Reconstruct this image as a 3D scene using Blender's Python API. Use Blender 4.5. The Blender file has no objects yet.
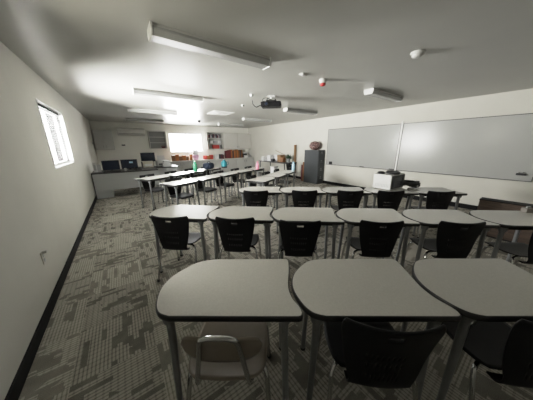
import bpy, bmesh, math, random
from mathutils import Vector, Matrix
random.seed(7)
C = bpy.context.scene.collection
sc = bpy.context.scene
PI = math.pi
XL, XR, YF, YN, ZC = -0.76, 6.52, 11.0, -1.25, 2.49

# ------------------------------------------------------------------ materials
def mat(name, col, rough=0.5, metal=0.0, spec=0.5, vary=0.0, scale=40.0, coat=0.0, bump=0.0, trans=0.0, stretch=None):
    m = bpy.data.materials.new(name); m.use_nodes = True
    nt = m.node_tree; b = nt.nodes['Principled BSDF']
    b.inputs['Base Color'].default_value = (*col, 1)
    b.inputs['Roughness'].default_value = rough
    b.inputs['Metallic'].default_value = metal
    b.inputs['Specular IOR Level'].default_value = spec
    b.inputs['Coat Weight'].default_value = coat
    b.inputs['Coat Roughness'].default_value = 0.15
    tc = nt.nodes.new('ShaderNodeTexCoord'); nz = nt.nodes.new('ShaderNodeTexNoise')
    mp = nt.nodes.new('ShaderNodeMapping'); nt.links.new(tc.outputs['Object'], mp.inputs[0])
    if stretch: mp.inputs['Scale'].default_value = stretch
    nt.links.new(mp.outputs[0], nz.inputs['Vector'])
    nz.inputs['Scale'].default_value = scale; nz.inputs['Detail'].default_value = 4
    if vary > 0:
        r = nt.nodes.new('ShaderNodeValToRGB'); nt.links.new(nz.outputs['Fac'], r.inputs['Fac'])
        r.color_ramp.elements[0].position = 0.3; r.color_ramp.elements[1].position = 0.7
        r.color_ramp.elements[0].color = (*[c*(1-vary) for c in col], 1)
        r.color_ramp.elements[1].color = (*[min(1, c*(1+vary)) for c in col], 1)
        nt.links.new(r.outputs[0], b.inputs['Base Color'])
    if bump > 0:
        bp = nt.nodes.new('ShaderNodeBump'); bp.inputs['Strength'].default_value = bump
        bp.inputs['Distance'].default_value = 0.01
        nt.links.new(nz.outputs['Fac'], bp.inputs['Height']); nt.links.new(bp.outputs[0], b.inputs['Normal'])
    if trans: b.inputs['Transmission Weight'].default_value = trans
    return m

M = {}
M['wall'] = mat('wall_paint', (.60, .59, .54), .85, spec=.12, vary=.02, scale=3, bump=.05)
M['wall_far'] = mat('wall_paint_brightened', (.80, .79, .73), .75, spec=.15, vary=.02, scale=3, bump=.05)  # same wall paint made lighter, extra light on the far wall put into colour
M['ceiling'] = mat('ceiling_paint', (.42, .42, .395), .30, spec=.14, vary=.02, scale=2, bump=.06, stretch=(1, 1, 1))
M['black_base'] = mat('black_vinyl', (.006, .006, .0065), .6, spec=.15)
M['top'] = mat('grey_nebula_laminate', (.58, .57, .53), .21, spec=.75, vary=.05, scale=120)
M['edge'] = mat('black_edge_band', (.012, .012, .012), .4)
M['leg'] = mat('silver_painted_steel', (.27, .28, .285), .38, .55, vary=.03)
M['glide'] = mat('black_glide', (.02, .02, .02), .6)
M['shell'] = mat('black_plastic', (.008, .008, .009), .45, spec=.2, vary=.05, scale=200, bump=.1)
M['chrome'] = mat('chrome', (.62, .62, .62), .12, 1.0)
M['beige'] = mat('beige_plastic', (.24, .20, .155), .4, vary=.03, scale=30)
M['white'] = mat('white_paint', (.78, .78, .76), .4, vary=.01)
M['white_metal'] = mat('white_enamel', (.58, .58, .56), .4)
M['lens'] = mat('prismatic_lens', (.38, .385, .37), .25, bump=.6, scale=160)
M['board'] = mat('whiteboard_surface', (.385, .39, .375), .22, spec=.21, vary=.015, scale=2)
M['alu'] = mat('aluminium_trim', (.22, .22, .22), .45, .6)
M['trim_dark'] = mat('dark_trim', (.06, .06, .06), .5)
M['alu_light'] = mat('light_strip', (.75, .75, .72), .4)
M['cab_grey'] = mat('charcoal_steel', (.045, .05, .053), .42, .3, vary=.04, scale=8)
M['cab_dark'] = mat('dark_gap', (.02, .021, .022), .5)
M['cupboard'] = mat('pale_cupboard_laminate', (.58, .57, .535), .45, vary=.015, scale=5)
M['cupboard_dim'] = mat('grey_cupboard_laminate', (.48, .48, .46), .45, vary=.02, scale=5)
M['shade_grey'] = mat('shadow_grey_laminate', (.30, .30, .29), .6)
M['black'] = mat('matte_black', (.015, .015, .017), .45)
M['screen'] = mat('dark_screen', (.012, .018, .035), .2, spec=.6)
M['desk_top'] = mat('dark_desk_laminate', (.03, .03, .032), .4)
M['panel_grey'] = mat('pale_grey_panel', (.42, .43, .43), .5)
M['red'] = mat('red_plastic', (.42, .03, .03), .4)
M['orange'] = mat('orange_brown_card', (.36, .13, .035), .6, vary=.1)
M['brown'] = mat('brown_card', (.20, .085, .03), .6, vary=.1)
M['maroon'] = mat('maroon_cloth', (.13, .02, .025), .6, vary=.1)
M['redbook'] = mat('red_cover', (.45, .06, .05), .5, vary=.05)
M['darkbook'] = mat('dark_cover', (.04, .04, .05), .5, vary=.05)
M['greybook'] = mat('grey_cover', (.42, .42, .43), .5, vary=.05)
M['teal'] = mat('teal_plastic', (.02, .19, .23), .4, vary=.05)
M['green'] = mat('green_plastic', (.05, .24, .13), .3, vary=.1, scale=15)
M['pink'] = mat('pink_plastic', (.78, .28, .38), .35, vary=.05)
M['palepink'] = mat('pink_tissue', (.72, .45, .60), .7, vary=.1)
M['tissue'] = mat('white_tissue', (.85, .84, .88), .7, vary=.05)
M['lightblue'] = mat('pale_blue_plastic', (.38, .58, .70), .3)
M['navy'] = mat('navy_cloth', (.015, .025, .05), .75, vary=.2)
M['cream'] = mat('cream_plastic', (.55, .51, .42), .45)
M['wood'] = mat('brown_wood', (.085, .058, .042), .6, vary=.3, scale=6, stretch=(8, .6, 8))
M['tubewood'] = mat('kraft_tube', (.22, .13, .06), .6, vary=.1)
M['taupe'] = mat('taupe_card', (.20, .185, .165), .6)
M['leaf'] = mat('leaf_green', (.03, .07, .035), .5, vary=.3)
M['soil_pot'] = mat('grey_pot', (.3, .32, .31), .5)
M['paper'] = mat('white_paper', (.66, .66, .66), .7, vary=.02)
M['cable'] = mat('black_cable', (.012, .012, .012), .5)
M['daylight'] = None

def carpet():
    m = bpy.data.materials.new('carpet_tiles'); m.use_nodes = True
    nt = m.node_tree; N = nt.nodes; L = nt.links; b = N['Principled BSDF']
    b.inputs['Roughness'].default_value = .95; b.inputs['Specular IOR Level'].default_value = .1
    def math_(op, a, b_=None, c=None):
        n = N.new('ShaderNodeMath'); n.operation = op
        for i, x in enumerate((a, b_, c)):
            if x is None: continue
            if isinstance(x, (int, float)): n.inputs[i].default_value = x
            else: L.new(x, n.inputs[i])
        return n.outputs[0]
    tc = N.new('ShaderNodeTexCoord'); sp = N.new('ShaderNodeSeparateXYZ'); L.new(tc.outputs['Object'], sp.inputs[0])
    x, y = sp.outputs[0], sp.outputs[1]
    T = .50
    tx = math_('FLOOR', math_('DIVIDE', x, T)); ty = math_('FLOOR', math_('DIVIDE', y, T))
    par = math_('MODULO', math_('ADD', math_('ADD', tx, ty), 100.0), 2.0)     # quarter-turned tiles
    u = math_('ADD', math_('MULTIPLY', x, math_('SUBTRACT', 1.0, par)), math_('MULTIPLY', y, par))
    v = math_('ADD', math_('MULTIPLY', y, math_('SUBTRACT', 1.0, par)), math_('MULTIPLY', x, par))
    def wn(a, b_, c):
        cb = N.new('ShaderNodeCombineXYZ'); L.new(a, cb.inputs[0]); L.new(b_, cb.inputs[1])
        if isinstance(c, (int, float)): cb.inputs[2].default_value = c
        else: L.new(c, cb.inputs[2])
        w = N.new('ShaderNodeTexWhiteNoise'); w.noise_dimensions = '3D'; L.new(cb.outputs[0], w.inputs['Vector']); return w.outputs['Value']
    col = math_('FLOOR', math_('DIVIDE', u, T/14))
    rowoff = math_('MULTIPLY', wn(col, tx, ty), .19)
    row = math_('FLOOR', math_('DIVIDE', math_('ADD', v, rowoff), .12))
    blk = wn(col, row, 3.0)
    clus = N.new('ShaderNodeTexNoise'); clus.inputs['Scale'].default_value = 2.2; clus.inputs['Detail'].default_value = 1; L.new(tc.outputs['Object'], clus.inputs['Vector'])
    blk2 = math_('GREATER_THAN', math_('ADD', blk, math_('MULTIPLY', math_('SUBTRACT', clus.outputs['Fac'], .5), 1.5)), .70)
    fine = math_('PINGPONG', math_('DIVIDE', u, T/44), 1.0)
    fine = math_('GREATER_THAN', fine, .62)
    cross = math_('GREATER_THAN', math_('PINGPONG', math_('DIVIDE', v, .019), 1.0), .7)
    tone = wn(tx, ty, 9.0)
    nz = N.new('ShaderNodeTexNoise'); nz.inputs['Scale'].default_value = 260; L.new(tc.outputs['Object'], nz.inputs['Vector'])
    nz2 = N.new('ShaderNodeTexNoise'); nz2.inputs['Scale'].default_value = 9; L.new(tc.outputs['Object'], nz2.inputs['Vector'])
    f = math_('ADD', .60, math_('MULTIPLY', blk2, -.40))
    f = math_('ADD', f, math_('MULTIPLY', math_('MULTIPLY', fine, math_('SUBTRACT', 1.0, blk2)), -.26))
    f = math_('ADD', f, math_('MULTIPLY', math_('MULTIPLY', cross, math_('SUBTRACT', 1.0, blk2)), -.12))
    f = math_('ADD', f, math_('MULTIPLY', math_('SUBTRACT', tone, .5), .18))
    f = math_('ADD', f, math_('MULTIPLY', math_('SUBTRACT', nz.outputs['Fac'], .5), .5))
    f = math_('ADD', f, math_('MULTIPLY', math_('SUBTRACT', nz2.outputs['Fac'], .5), .25))
    r = N.new('ShaderNodeValToRGB'); L.new(f, r.inputs['Fac'])
    r.color_ramp.elements[0].position = 0.0; r.color_ramp.elements[0].color = (.08, .075, .065, 1)
    r.color_ramp.elements[1].position = .85; r.color_ramp.elements[1].color = (.57, .54, .465, 1)
    L.new(r.outputs[0], b.inputs['Base Color'])
    bp = N.new('ShaderNodeBump'); bp.inputs['Strength'].default_value = .3; bp.inputs['Distance'].default_value = .004
    L.new(f, bp.inputs['Height']); L.new(bp.outputs[0], b.inputs['Normal'])
    return m
M['carpet'] = carpet()

def glass():
    m = bpy.data.materials.new('window_glass'); m.use_nodes = True
    nt = m.node_tree; nt.nodes.clear()
    o = nt.nodes.new('ShaderNodeOutputMaterial'); mx = nt.nodes.new('ShaderNodeMixShader')
    t = nt.nodes.new('ShaderNodeBsdfTransparent'); g = nt.nodes.new('ShaderNodeBsdfGlossy')
    fr = nt.nodes.new('ShaderNodeFresnel'); fr.inputs[0].default_value = 1.2
    g.inputs['Roughness'].default_value = .03
    nt.links.new(fr.outputs[0], mx.inputs[0]); nt.links.new(t.outputs[0], mx.inputs[1]); nt.links.new(g.outputs[0], mx.inputs[2])
    nt.links.new(mx.outputs[0], o.inputs[0]); return m
M['glass'] = glass()

def blind_mat():
    m = bpy.data.materials.new('white_blind_slats'); m.use_nodes = True
    nt = m.node_tree; nt.nodes.clear()
    o = nt.nodes.new('ShaderNodeOutputMaterial'); mx = nt.nodes.new('ShaderNodeMixShader')
    d = nt.nodes.new('ShaderNodeBsdfDiffuse'); t = nt.nodes.new('ShaderNodeBsdfTranslucent')
    d.inputs[0].default_value = (.13, .13, .13, 1); t.inputs[0].default_value = (.06, .06, .06, 1); mx.inputs[0].default_value = .45
    nt.links.new(d.outputs[0], mx.inputs[1]); nt.links.new(t.outputs[0], mx.inputs[2]); nt.links.new(mx.outputs[0], o.inputs[0]); return m
M['blind'] = blind_mat()

def pattern_mat():      # dark red with broken cream zigzag
    m = mat('maroon_cream_pattern', (.12, .02, .03), .5)
    nt = m.node_tree; b = nt.nodes['Principled BSDF']
    tc = nt.nodes.new('ShaderNodeTexCoord'); w = nt.nodes.new('ShaderNodeTexWave'); w.wave_type = 'BANDS'; w.bands_direction = 'Z'
    w.inputs['Scale'].default_value = 6; w.inputs['Distortion'].default_value = 7; w.inputs['Detail'].default_value = 1; w.inputs['Detail Scale'].default_value = 2.5
    nt.links.new(tc.outputs['Object'], w.inputs['Vector'])
    r = nt.nodes.new('ShaderNodeValToRGB'); r.color_ramp.interpolation = 'CONSTANT'
    r.color_ramp.elements[0].color = (.03, .008, .012, 1); r.color_ramp.elements[1].position = .72; r.color_ramp.elements[1].color = (.42, .30, .26, 1)
    e = r.color_ramp.elements.new(.35); e.color = (.10, .015, .02, 1)
    nt.links.new(w.outputs['Fac'], r.inputs['Fac']); nt.links.new(r.outputs[0], b.inputs['Base Color']); return m
M['pattern'] = pattern_mat()

# ------------------------------------------------------------------ mesh building
class MB:
    def __init__(s): s.v = []; s.f = []
    def add(s, vs, fs):
        o = len(s.v); s.v += [tuple(p) for p in vs]; s.f += [tuple(i+o for i in f) for f in fs]; return s
    def box(s, c, d, rz=0, rx=0, ry=0):
        R = Matrix.Rotation(rz, 3, 'Z') @ Matrix.Rotation(ry, 3, 'Y') @ Matrix.Rotation(rx, 3, 'X')
        vs = [Vector(c) + R @ Vector((sx*d[0]/2, sy*d[1]/2, sz*d[2]/2)) for sx in (-1, 1) for sy in (-1, 1) for sz in (-1, 1)]
        return s.add(vs, [(0, 1, 3, 2), (4, 6, 7, 5), (0, 4, 5, 1), (2, 3, 7, 6), (0, 2, 6, 4), (1, 5, 7, 3)])
    def prism(s, pts, z0, z1):
        n = len(pts); vs = [(x, y, z0) for x, y in pts] + [(x, y, z1) for x, y in pts]
        return s.add(vs, [tuple(reversed(range(n))), tuple(range(n, 2*n))] + [(i, (i+1) % n, n+(i+1) % n, n+i) for i in range(n)])
    def prism_x(s, pts, x0, x1):      # outline in (y, z)
        n = len(pts); vs = [(x0, y, z) for y, z in pts] + [(x1, y, z) for y, z in pts]
        return s.add(vs, [tuple(reversed(range(n))), tuple(range(n, 2*n))] + [(i, (i+1) % n, n+(i+1) % n, n+i) for i in range(n)])
    def tube(s, path, r, n=10, closed=False):
        P = [Vector(p) for p in path]; k = len(P); rr = r if isinstance(r, (list, tuple)) else [r]*k
        vs = []; up = None
        for i in range(k):
            t = (P[(i+1) % k] - P[i-1]) if closed else (P[min(i+1, k-1)] - P[max(i-1, 0)])
            t.normalize()
            if up is None:
                up = Vector((0, 0, 1)) if abs(t.z) < .9 else Vector((1, 0, 0))
            a = (up - t*up.dot(t)).normalized(); b = t.cross(a); up = a
            vs += [P[i] + (a*math.cos(2*PI*j/n) + b*math.sin(2*PI*j/n))*rr[i] for j in range(n)]
        fs = []
        for i in range(k if closed else k-1):
            o, q = i*n, ((i+1) % k)*n
            fs += [(o+j, o+(j+1) % n, q+(j+1) % n, q+j) for j in range(n)]
        if not closed: fs += [tuple(reversed(range(n))), tuple(range((k-1)*n, k*n))]
        return s.add(vs, fs)
    def lathe(s, prof, n=20, c=(0, 0, 0)):
        vs = []; fs = []; k = len(prof)
        for r, z in prof:
            vs += [(c[0]+r*math.cos(2*PI*j/n), c[1]+r*math.sin(2*PI*j/n), c[2]+z) for j in range(n)]
        for i in range(k-1):
            fs += [(i*n+j, i*n+(j+1) % n, (i+1)*n+(j+1) % n, (i+1)*n+j) for j in range(n)]
        fs += [tuple(reversed(range(n))), tuple(range((k-1)*n, k*n))]
        return s.add(vs, fs)
    def grid(s, fn, nu, nv, skip=None):
        vs = [fn(i/nu, j/nv) for j in range(nv+1) for i in range(nu+1)]
        fs = [(j*(nu+1)+i, j*(nu+1)+i+1, (j+1)*(nu+1)+i+1, (j+1)*(nu+1)+i) for j in range(nv) for i in range(nu) if not (skip and skip(i, j))]
        return s.add(vs, fs)
    def build(s, name, m, parent=None, loc=(0, 0, 0), rz=0, smooth=False, bevel=0, solid=0, sub=0):
        me = bpy.data.meshes.new(name); me.from_pydata(s.v, [], s.f); me.update()
        bm = bmesh.new(); bm.from_mesh(me); bmesh.ops.recalc_face_normals(bm, faces=bm.faces)
        loose = [v for v in bm.verts if not v.link_faces]
        if loose: bmesh.ops.delete(bm, geom=loose, context='VERTS')
        bm.to_mesh(me); bm.free()
        if smooth:
            for p in me.polygons: p.use_smooth = True
            me.set_sharp_from_angle(angle=math.radians(45))
        me.materials.append(m)
        o = bpy.data.objects.new(name, me); C.objects.link(o)
        o.location = loc; o.rotation_euler[2] = rz
        if parent: o.parent = parent
        if solid:
            q = o.modifiers.new('solid', 'SOLIDIFY'); q.thickness = solid; q.offset = 0
        if sub:
            q = o.modifiers.new('sub', 'SUBSURF'); q.levels = sub; q.render_levels = sub
        if bevel:
            q = o.modifiers.new('bevel', 'BEVEL'); q.width = bevel; q.segments = 2; q.limit_method = 'ANGLE'; q.angle_limit = math.radians(40)
        return o

def tag(o, label=None, cat=None, group=None, kind=None):
    if label: o['label'] = label
    if cat: o['category'] = cat
    if group: o['group'] = group
    if kind: o['kind'] = kind
    return o
def thing(name, label, cat, loc=(0, 0, 0), rz=0, group=None):
    o = bpy.data.objects.new(name, None); C.objects.link(o); o.empty_display_size = .1
    o.location = loc; o.rotation_euler[2] = rz
    return tag(o, label, cat, group)
KIDS = {}
def dup(root, loc, rz, label, group=None):
    def cp(o, parent):
        c = o.copy(); C.objects.link(c)
        if parent: c.parent = parent
        for ch in kids(o): cp(ch, c)
        return c
    r = cp(root, None); r.location = loc; r.rotation_euler[2] = rz; r['label'] = label
    if group: r['group'] = group
    return r
def kids(o):
    if o.name not in KIDS: KIDS[o.name] = [x for x in bpy.data.objects if x.parent == o]
    return KIDS[o.name]
def struct(o): o['kind'] = 'structure'; return o
def B(name, c, d, m, parent=None, rz=0, bevel=.003, **k):
    """one box-shaped piece; its own origin at c"""
    return MB().box((0, 0, 0), d).build(name, m, parent, loc=c, rz=rz, bevel=bevel, **k)

def catmull(pts, n=6, closed=False):
    P = [Vector(p) for p in pts]; out = []; k = len(P)
    for i in range(k if closed else k-1):
        g = (lambda j: P[j % k]) if closed else (lambda j: P[max(0, min(k-1, j))])
        p0, p1, p2, p3 = g(i-1), g(i), g(i+1), g(i+2)
        for q in range(n):
            t = q/n
            out.append(.5*((2*p1) + (p2-p0)*t + (2*p0-5*p1+4*p2-p3)*t*t + (3*p1-p0-3*p2+p3)*t**3))
    if not closed: out.append(P[-1])
    return out

# ------------------------------------------------------------------ room shell
def wall_with_hole(name, fixed, axis, a0, a1, z0, z1, holes, th, sign, m='wall'):
    """wall in plane axis=fixed, thickness th going outward (sign), rectangular holes [(a0,a1,z0,z1)]"""
    A = sorted({a0, a1} | {h[0] for h in holes} | {h[1] for h in holes}); Z = sorted({z0, z1} | {h[2] for h in holes} | {h[3] for h in holes})
    solid = lambda i, j: 0 <= i < len(A)-1 and 0 <= j < len(Z)-1 and not any(h[0] <= (A[i]+A[i+1])/2 <= h[1] and h[2] <= (Z[j]+Z[j+1])/2 <= h[3] for h in holes)
    mb = MB(); idx = {}
    def v(i, j, k):
        if (i, j, k) not in idx:
            idx[i, j, k] = len(mb.v); d = fixed + (sign*th if k else 0)
            mb.v.append((d, A[i], Z[j]) if axis == 'x' else (A[i], d, Z[j]))
        return idx[i, j, k]
    for i in range(len(A)-1):
        for j in range(len(Z)-1):
            if not solid(i, j): continue
            for k in (0, 1): mb.f.append((v(i, j, k), v(i+1, j, k), v(i+1, j+1, k), v(i, j+1, k)))
            if not solid(i-1, j): mb.f.append((v(i, j, 0), v(i, j+1, 0), v(i, j+1, 1), v(i, j, 1)))
            if not solid(i+1, j): mb.f.append((v(i+1, j, 0), v(i+1, j+1, 0), v(i+1, j+1, 1), v(i+1, j, 1)))
            if not solid(i, j-1): mb.f.append((v(i, j, 0), v(i+1, j, 0), v(i+1, j, 1), v(i, j, 1)))
            if not solid(i, j+1): mb.f.append((v(i, j+1, 0), v(i+1, j+1, 0), v(i+1, j+1, 1), v(i, j+1, 1)))
    return struct(mb.build(name, M[m]))
LW = (4.02, 5.52, 1.20, 2.10)        # left window y0 y1 z0 z1
DOORLITE = (1.45, 2.0, 1.75, 2.1)    # small light high in the wall, behind the left edge of the view
FW = (2.05, 3.70, 1.17, 2.12)        # far window x0 x1 z0 z1
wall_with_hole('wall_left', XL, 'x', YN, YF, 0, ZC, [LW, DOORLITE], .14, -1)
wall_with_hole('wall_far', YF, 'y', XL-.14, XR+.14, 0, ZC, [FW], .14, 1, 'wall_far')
struct(MB().box((0, 0, 0), (.14, YF-YN, ZC)).build('wall_right', M['wall'], loc=(XR+.07, (YF+YN)/2, ZC/2)))
struct(MB().box((0, 0, 0), (XR-XL+.28, .14, ZC)).build('wall_near', M['wall'], loc=((XR+XL)/2, YN-.07, ZC/2)))
struct(MB().box(((XL+XR)/2, (YN+YF)/2, -.05), (XR-XL+.28, YF-YN+.28, .1)).build('floor', M['carpet']))
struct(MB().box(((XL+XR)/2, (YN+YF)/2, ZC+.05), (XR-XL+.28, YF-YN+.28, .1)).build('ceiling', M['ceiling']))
def baseboard(name, c, d):
    struct(B(name, c, d, M['black_base'], bevel=.004))
baseboard('baseboard_left', (XL+.007, (YF+YN)/2, .055), (.014, YF-YN-.02, .11))
baseboard('baseboard_right', (XR-.007, (YF+YN)/2, .055), (.014, YF-YN-.02, .11))
baseboard('baseboard_far', ((XL+XR)/2, YF-.007, .055), (XR-XL-.03, .014, .11))

def frame_mb(mb, axis, fixed, a0, a1, z0, z1, w, d, mull=()):
    def bx(ca, cz, sa, sz):
        mb.box((fixed, ca, cz) if axis == 'x' else (ca, fixed, cz), (d, sa, sz) if axis == 'x' else (sa, d, sz))
    bx((a0+a1)/2, z0+w/2, a1-a0, w); bx((a0+a1)/2, z1-w/2, a1-a0, w)
    bx(a0+w/2, (z0+z1)/2, w, z1-z0-2*w); bx(a1-w/2, (z0+z1)/2, w, z1-z0-2*w)
    for a in mull: bx(a, (z0+z1)/2, w*.8, z1-z0-2*w)
    return mb
# left window: frame, reveal trim, pane, blind
w1 = struct(frame_mb(MB(), 'x', XL-.10, *LW, .05, .04, [4.77]).build('window_1', M['white'], bevel=.003))
frame_mb(MB(), 'x', XL-.045, LW[0]-.004, LW[1]+.004, LW[2]-.004, LW[3]+.004, .012, .10).build('window_reveal', M['white'], w1)
MB().box((0, 0, 0), (.006, LW[1]-LW[0]-.1, LW[3]-LW[2]-.1)).build('window_pane', M['glass'], w1, loc=(XL-.1, (LW[0]+LW[1])/2, (LW[2]+LW[3])/2))
mb = MB(); nS = 26
for i in range(nS):
    z = LW[2]+.05+(LW[3]-LW[2]-.12)*i/(nS-1)
    mb.box((XL-.055, (LW[0]+LW[1])/2, z), (.026, LW[1]-LW[0]-.05, .0015), ry=math.radians(-12))
mb.box((XL-.055, (LW[0]+LW[1])/2, LW[3]-.03), (.03, LW[1]-LW[0]-.04, .035))
for a in (.25, .75, 1.25): mb.box((XL-.055, LW[0]+a, (LW[2]+LW[3])/2), (.002, .004, LW[3]-LW[2]-.06))
tag(mb.build('window_blind', M['blind'], w1))
w2 = struct(frame_mb(MB(), 'y', YF+.05, *FW, .045, .05, [(FW[0]+FW[1])/2]).build('window_2', M['white'], bevel=.003))
MB().box((0, 0, 0), (FW[1]-FW[0]-.08, .006, FW[3]-FW[2]-.08)).build('window_pane', M['glass'], w2, loc=((FW[0]+FW[1])/2, YF+.05, (FW[2]+FW[3])/2))
w3 = struct(frame_mb(MB(), 'x', XL-.05, *DOORLITE, .03, .04).build('window_3', M['white'], bevel=.003))
MB().box((0, 0, 0), (.006, .5, .3)).build('window_pane', M['glass'], w3, loc=(XL-.05, 1.725, 1.925))

# daylight: overcast sky outside each window
def area(name, loc, rot, sx, sy, power, col=(1, 1, 1)):
    l = bpy.data.lights.new(name, 'AREA'); l.shape = 'RECTANGLE'; l.size = sx; l.size_y = sy; l.energy = power; l.color = col
    o = bpy.data.objects.new(name, l); C.objects.link(o); o.location = loc; o.rotation_euler = rot
    return o
area('daylight_left', (XL-.22, 4.77, 1.68), (0, -PI/2, 0), 1.0, 1.7, 172, (1, .99, .955))
area('daylight_ground_bounce', (XL-1.25, 4.1, .35), (0, math.radians(-132), 0), 1.0, 2.2, 60, (1, .995, .96))
area('daylight_far', (2.875, YF+.22, 1.68), (-PI/2, 0, 0), 1.8, 1.1, 40, (1, .995, .97))
area('daylight_small', (XL-.22, 1.725, 1.95), (0, -PI/2, 0), 0.45, .6, 6.5, (1, .95, .78))
wd = bpy.data.worlds.new('sky'); sc.world = wd; wd.use_nodes = True
wd.node_tree.nodes['Background'].inputs[0].default_value = (.95, .98, 1, 1)
wd.node_tree.nodes['Background'].inputs[1].default_value = 1.5

# ------------------------------------------------------------------ student tables
TH, TT = .745, .032
curveL = [(.02, .002), (-.04, .026), (-.083, .09), (-.112, .20), (-.090, .315), (-.013, .425), (.05, .466), (.13, .483)]
curveR = [(.598, .483), (.614, .468), (.617, .43), (.610, .34), (.597, .25), (.594, .18), (.606, .115), (.632, .062), (.640, .03), (.634, .008), (.618, 0)]
outline = [p.to_2d() for p in catmull([(x, y, 0) for x, y in curveR], 5)] + [p.to_2d() for p in catmull([(x, y, 0) for x, y in curveL], 6)]
outline = [(p.x, p.y) for p in outline][::-1]
def offset(pts, d):
    out = []; n = len(pts)
    area2 = sum(pts[i][0]*pts[(i+1) % n][1]-pts[(i+1) % n][0]*pts[i][1] for i in range(n)); sg = 1 if area2 > 0 else -1
    for i in range(n):
        a = Vector(pts[i-1]); b = Vector(pts[(i+1) % n]); t = (b-a).normalized()
        out.append((pts[i][0]+sg*t.y*d, pts[i][1]-sg*t.x*d))
    return out
def make_table(label, group):
    t = thing('student_table', label, 'table', group=group)
    top = MB().prism(offset(outline, -.004), TH-TT+.002, TH).build('tabletop', M['top'], t)
    # black bumper edge all round
    mb = MB(); n = len(outline)
    prof = [(-.0045, TH-.0012), (-.001, TH-.001), (.003, TH-.006), (.004, TH-TT/2), (.003, TH-TT+.004), (-.001, TH-TT), (-.0045, TH-TT)]
    rings = [offset(outline, d) for d, z in prof]
    vs = [(rings[k][i][0], rings[k][i][1], prof[k][1]) for k in range(len(prof)) for i in range(n)]
    fs = [(k*n+i, k*n+(i+1) % n, (k+1)*n+(i+1) % n, (k+1)*n+i) for k in range(len(prof)-1) for i in range(n)]
    mb.add(vs, fs); mb.build('edge_band', M['edge'], t, smooth=True)
    fr = MB()
    fr.box((.29, .06, TH-TT-.016), (.54, .025, .028)); fr.box((.29, .42, TH-TT-.016), (.54, .025, .028))
    fr.box((.02, .24, TH-TT-.016), (.025, .335, .028)); fr.box((.55, .24, TH-TT-.016), (.025, .335, .028))
    fr.build('under_frame', M['edge'], t)
    for x, y in ((-.008, .055), (.56, .055), (.56, .425), (.03, .425)):
        sx, sy = (-1 if x < .3 else 1), (-1 if y < .2 else 1)
        l = MB().tube([(x, y, TH-TT-.001), (x, y, .55), (x+.008*sx, y+.006*sy, .3), (x+.016*sx, y+.012*sy, .012)], [.020, .019, .017, .0155], 12)
        l.lathe([(.030, TH-TT-.045), (.034, TH-TT-.012), (.034, TH-TT-.001)], 14, (x, y, 0))
        lo = l.build('leg', M['leg'], t, smooth=True)
        MB().lathe([(.019, 0), (.020, .004), (.018, .016), (.013, .02)], 12, (x+.016*sx, y+.012*sy, 0)).build('foot_glide', M['glide'], lo, smooth=True)
    return t
R_ = lambda th, p: (p[0]*math.cos(th)-p[1]*math.sin(th), p[0]*math.sin(th)+p[1]*math.cos(th))
PITCH = .725
def place(origin, th, i, p=(0, 0)):
    q = R_(th, (p[0]+i*PITCH, p[1])); return (origin[0]+q[0], origin[1]+q[1], 0)
r1 = ((.046, .884), math.radians(-36.1))
r2 = ((.145, 2.427), math.radians(-40.2))
r3 = ((1.576, 2.874), math.radians(-39.1))
GT = 'tables in the three rows nearest the camera'
proto_t = make_table('x', GT)
used = [False]
def table(origin, th, i, label, group, turn=0):
    loc = place(origin, th, i)
    if turn:
        c = place(origin, th, i, (.62, 0)); th = th+math.radians(turn); q = R_(th, (.62, 0)); loc = (c[0]-q[0], c[1]-q[1], 0)
    if not used[0]:
        used[0] = True; o = proto_t; o.location = loc; o.rotation_euler[2] = th; o['label'] = label; o['group'] = group; return o
    return dup(proto_t, loc, th, label, group)

# ------------------------------------------------------------------ chairs
def leg_path(sx, rear):
    if rear: pts = [(.10*sx, -.09, .405), (.155*sx, -.105, .405), (.188*sx, -.125, .39), (.202*sx, -.145, .35), (.225*sx, -.245, .008)]
    else: pts = [(.10*sx, .11, .408), (.155*sx, .118, .408), (.188*sx, .130, .393), (.200*sx, .142, .35), (.215*sx, .20, .008)]
    return catmull(pts[:4], 4)[:-1] + [Vector(pts[3]), Vector(pts[3]).lerp(Vector(pts[4]), .5), Vector(pts[4])]
def back_fn(u, v):       # u across, v up from seat junction to top edge
    prof = catmull([(-.15, .384, 0), (-.195, .388, 0), (-.216, .43, 0), (-.222, .56, 0), (-.238, .67, 0), (-.268, .80, 0)], 8)
    k = min(len(prof)-1, int(v*(len(prof)-1))); q = prof[k]
    if k < len(prof)-1: q = q.lerp(prof[k+1], v*(len(prof)-1)-k)
    z = q.y
    t = max(0, min(1, (z-.44)/.36))
    hw = .140 + .072*t**.75
    s = 2*u-1
    if v > .9:                       # rounded upper corners
        c = (v-.9)/.1; hw -= .022*c*c
    x = hw*s
    bow = .045*s*s*(0.3+.7*t)        # wraps gently round the sitter
    dip = -.012*(1-s*s)*(1 if v > .97 else max(0, (v-.6)/.37)) if v > .6 else 0
    return (x, q.x+bow, z+dip*.6)
NU, NV = 66, 30
def back_skip(i, j):
    if j == 27 and 28 <= i <= 37: return True        # handle slot
    if 14 <= j <= 20 and j % 3 == 2 and 17 <= i <= 48 and i % 4 == 1: return True                # vent holes
    return False
def seat_fn(u, v):
    s = 2*u-1; y = -.165 + .385*v
    hw = .188 + .022*math.sin(PI*min(1, v*1.1))
    if v > .82: hw -= .03*((v-.82)/.18)**2
    if v < .15: hw -= .02*((.15-v)/.15)**2
    z = .437 - .012*math.sin(PI*v) + .012*s*s*(1-v*.6)
    if v > .75: z -= .035*((v-.75)/.25)**2
    return (hw*s, y, z)
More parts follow.
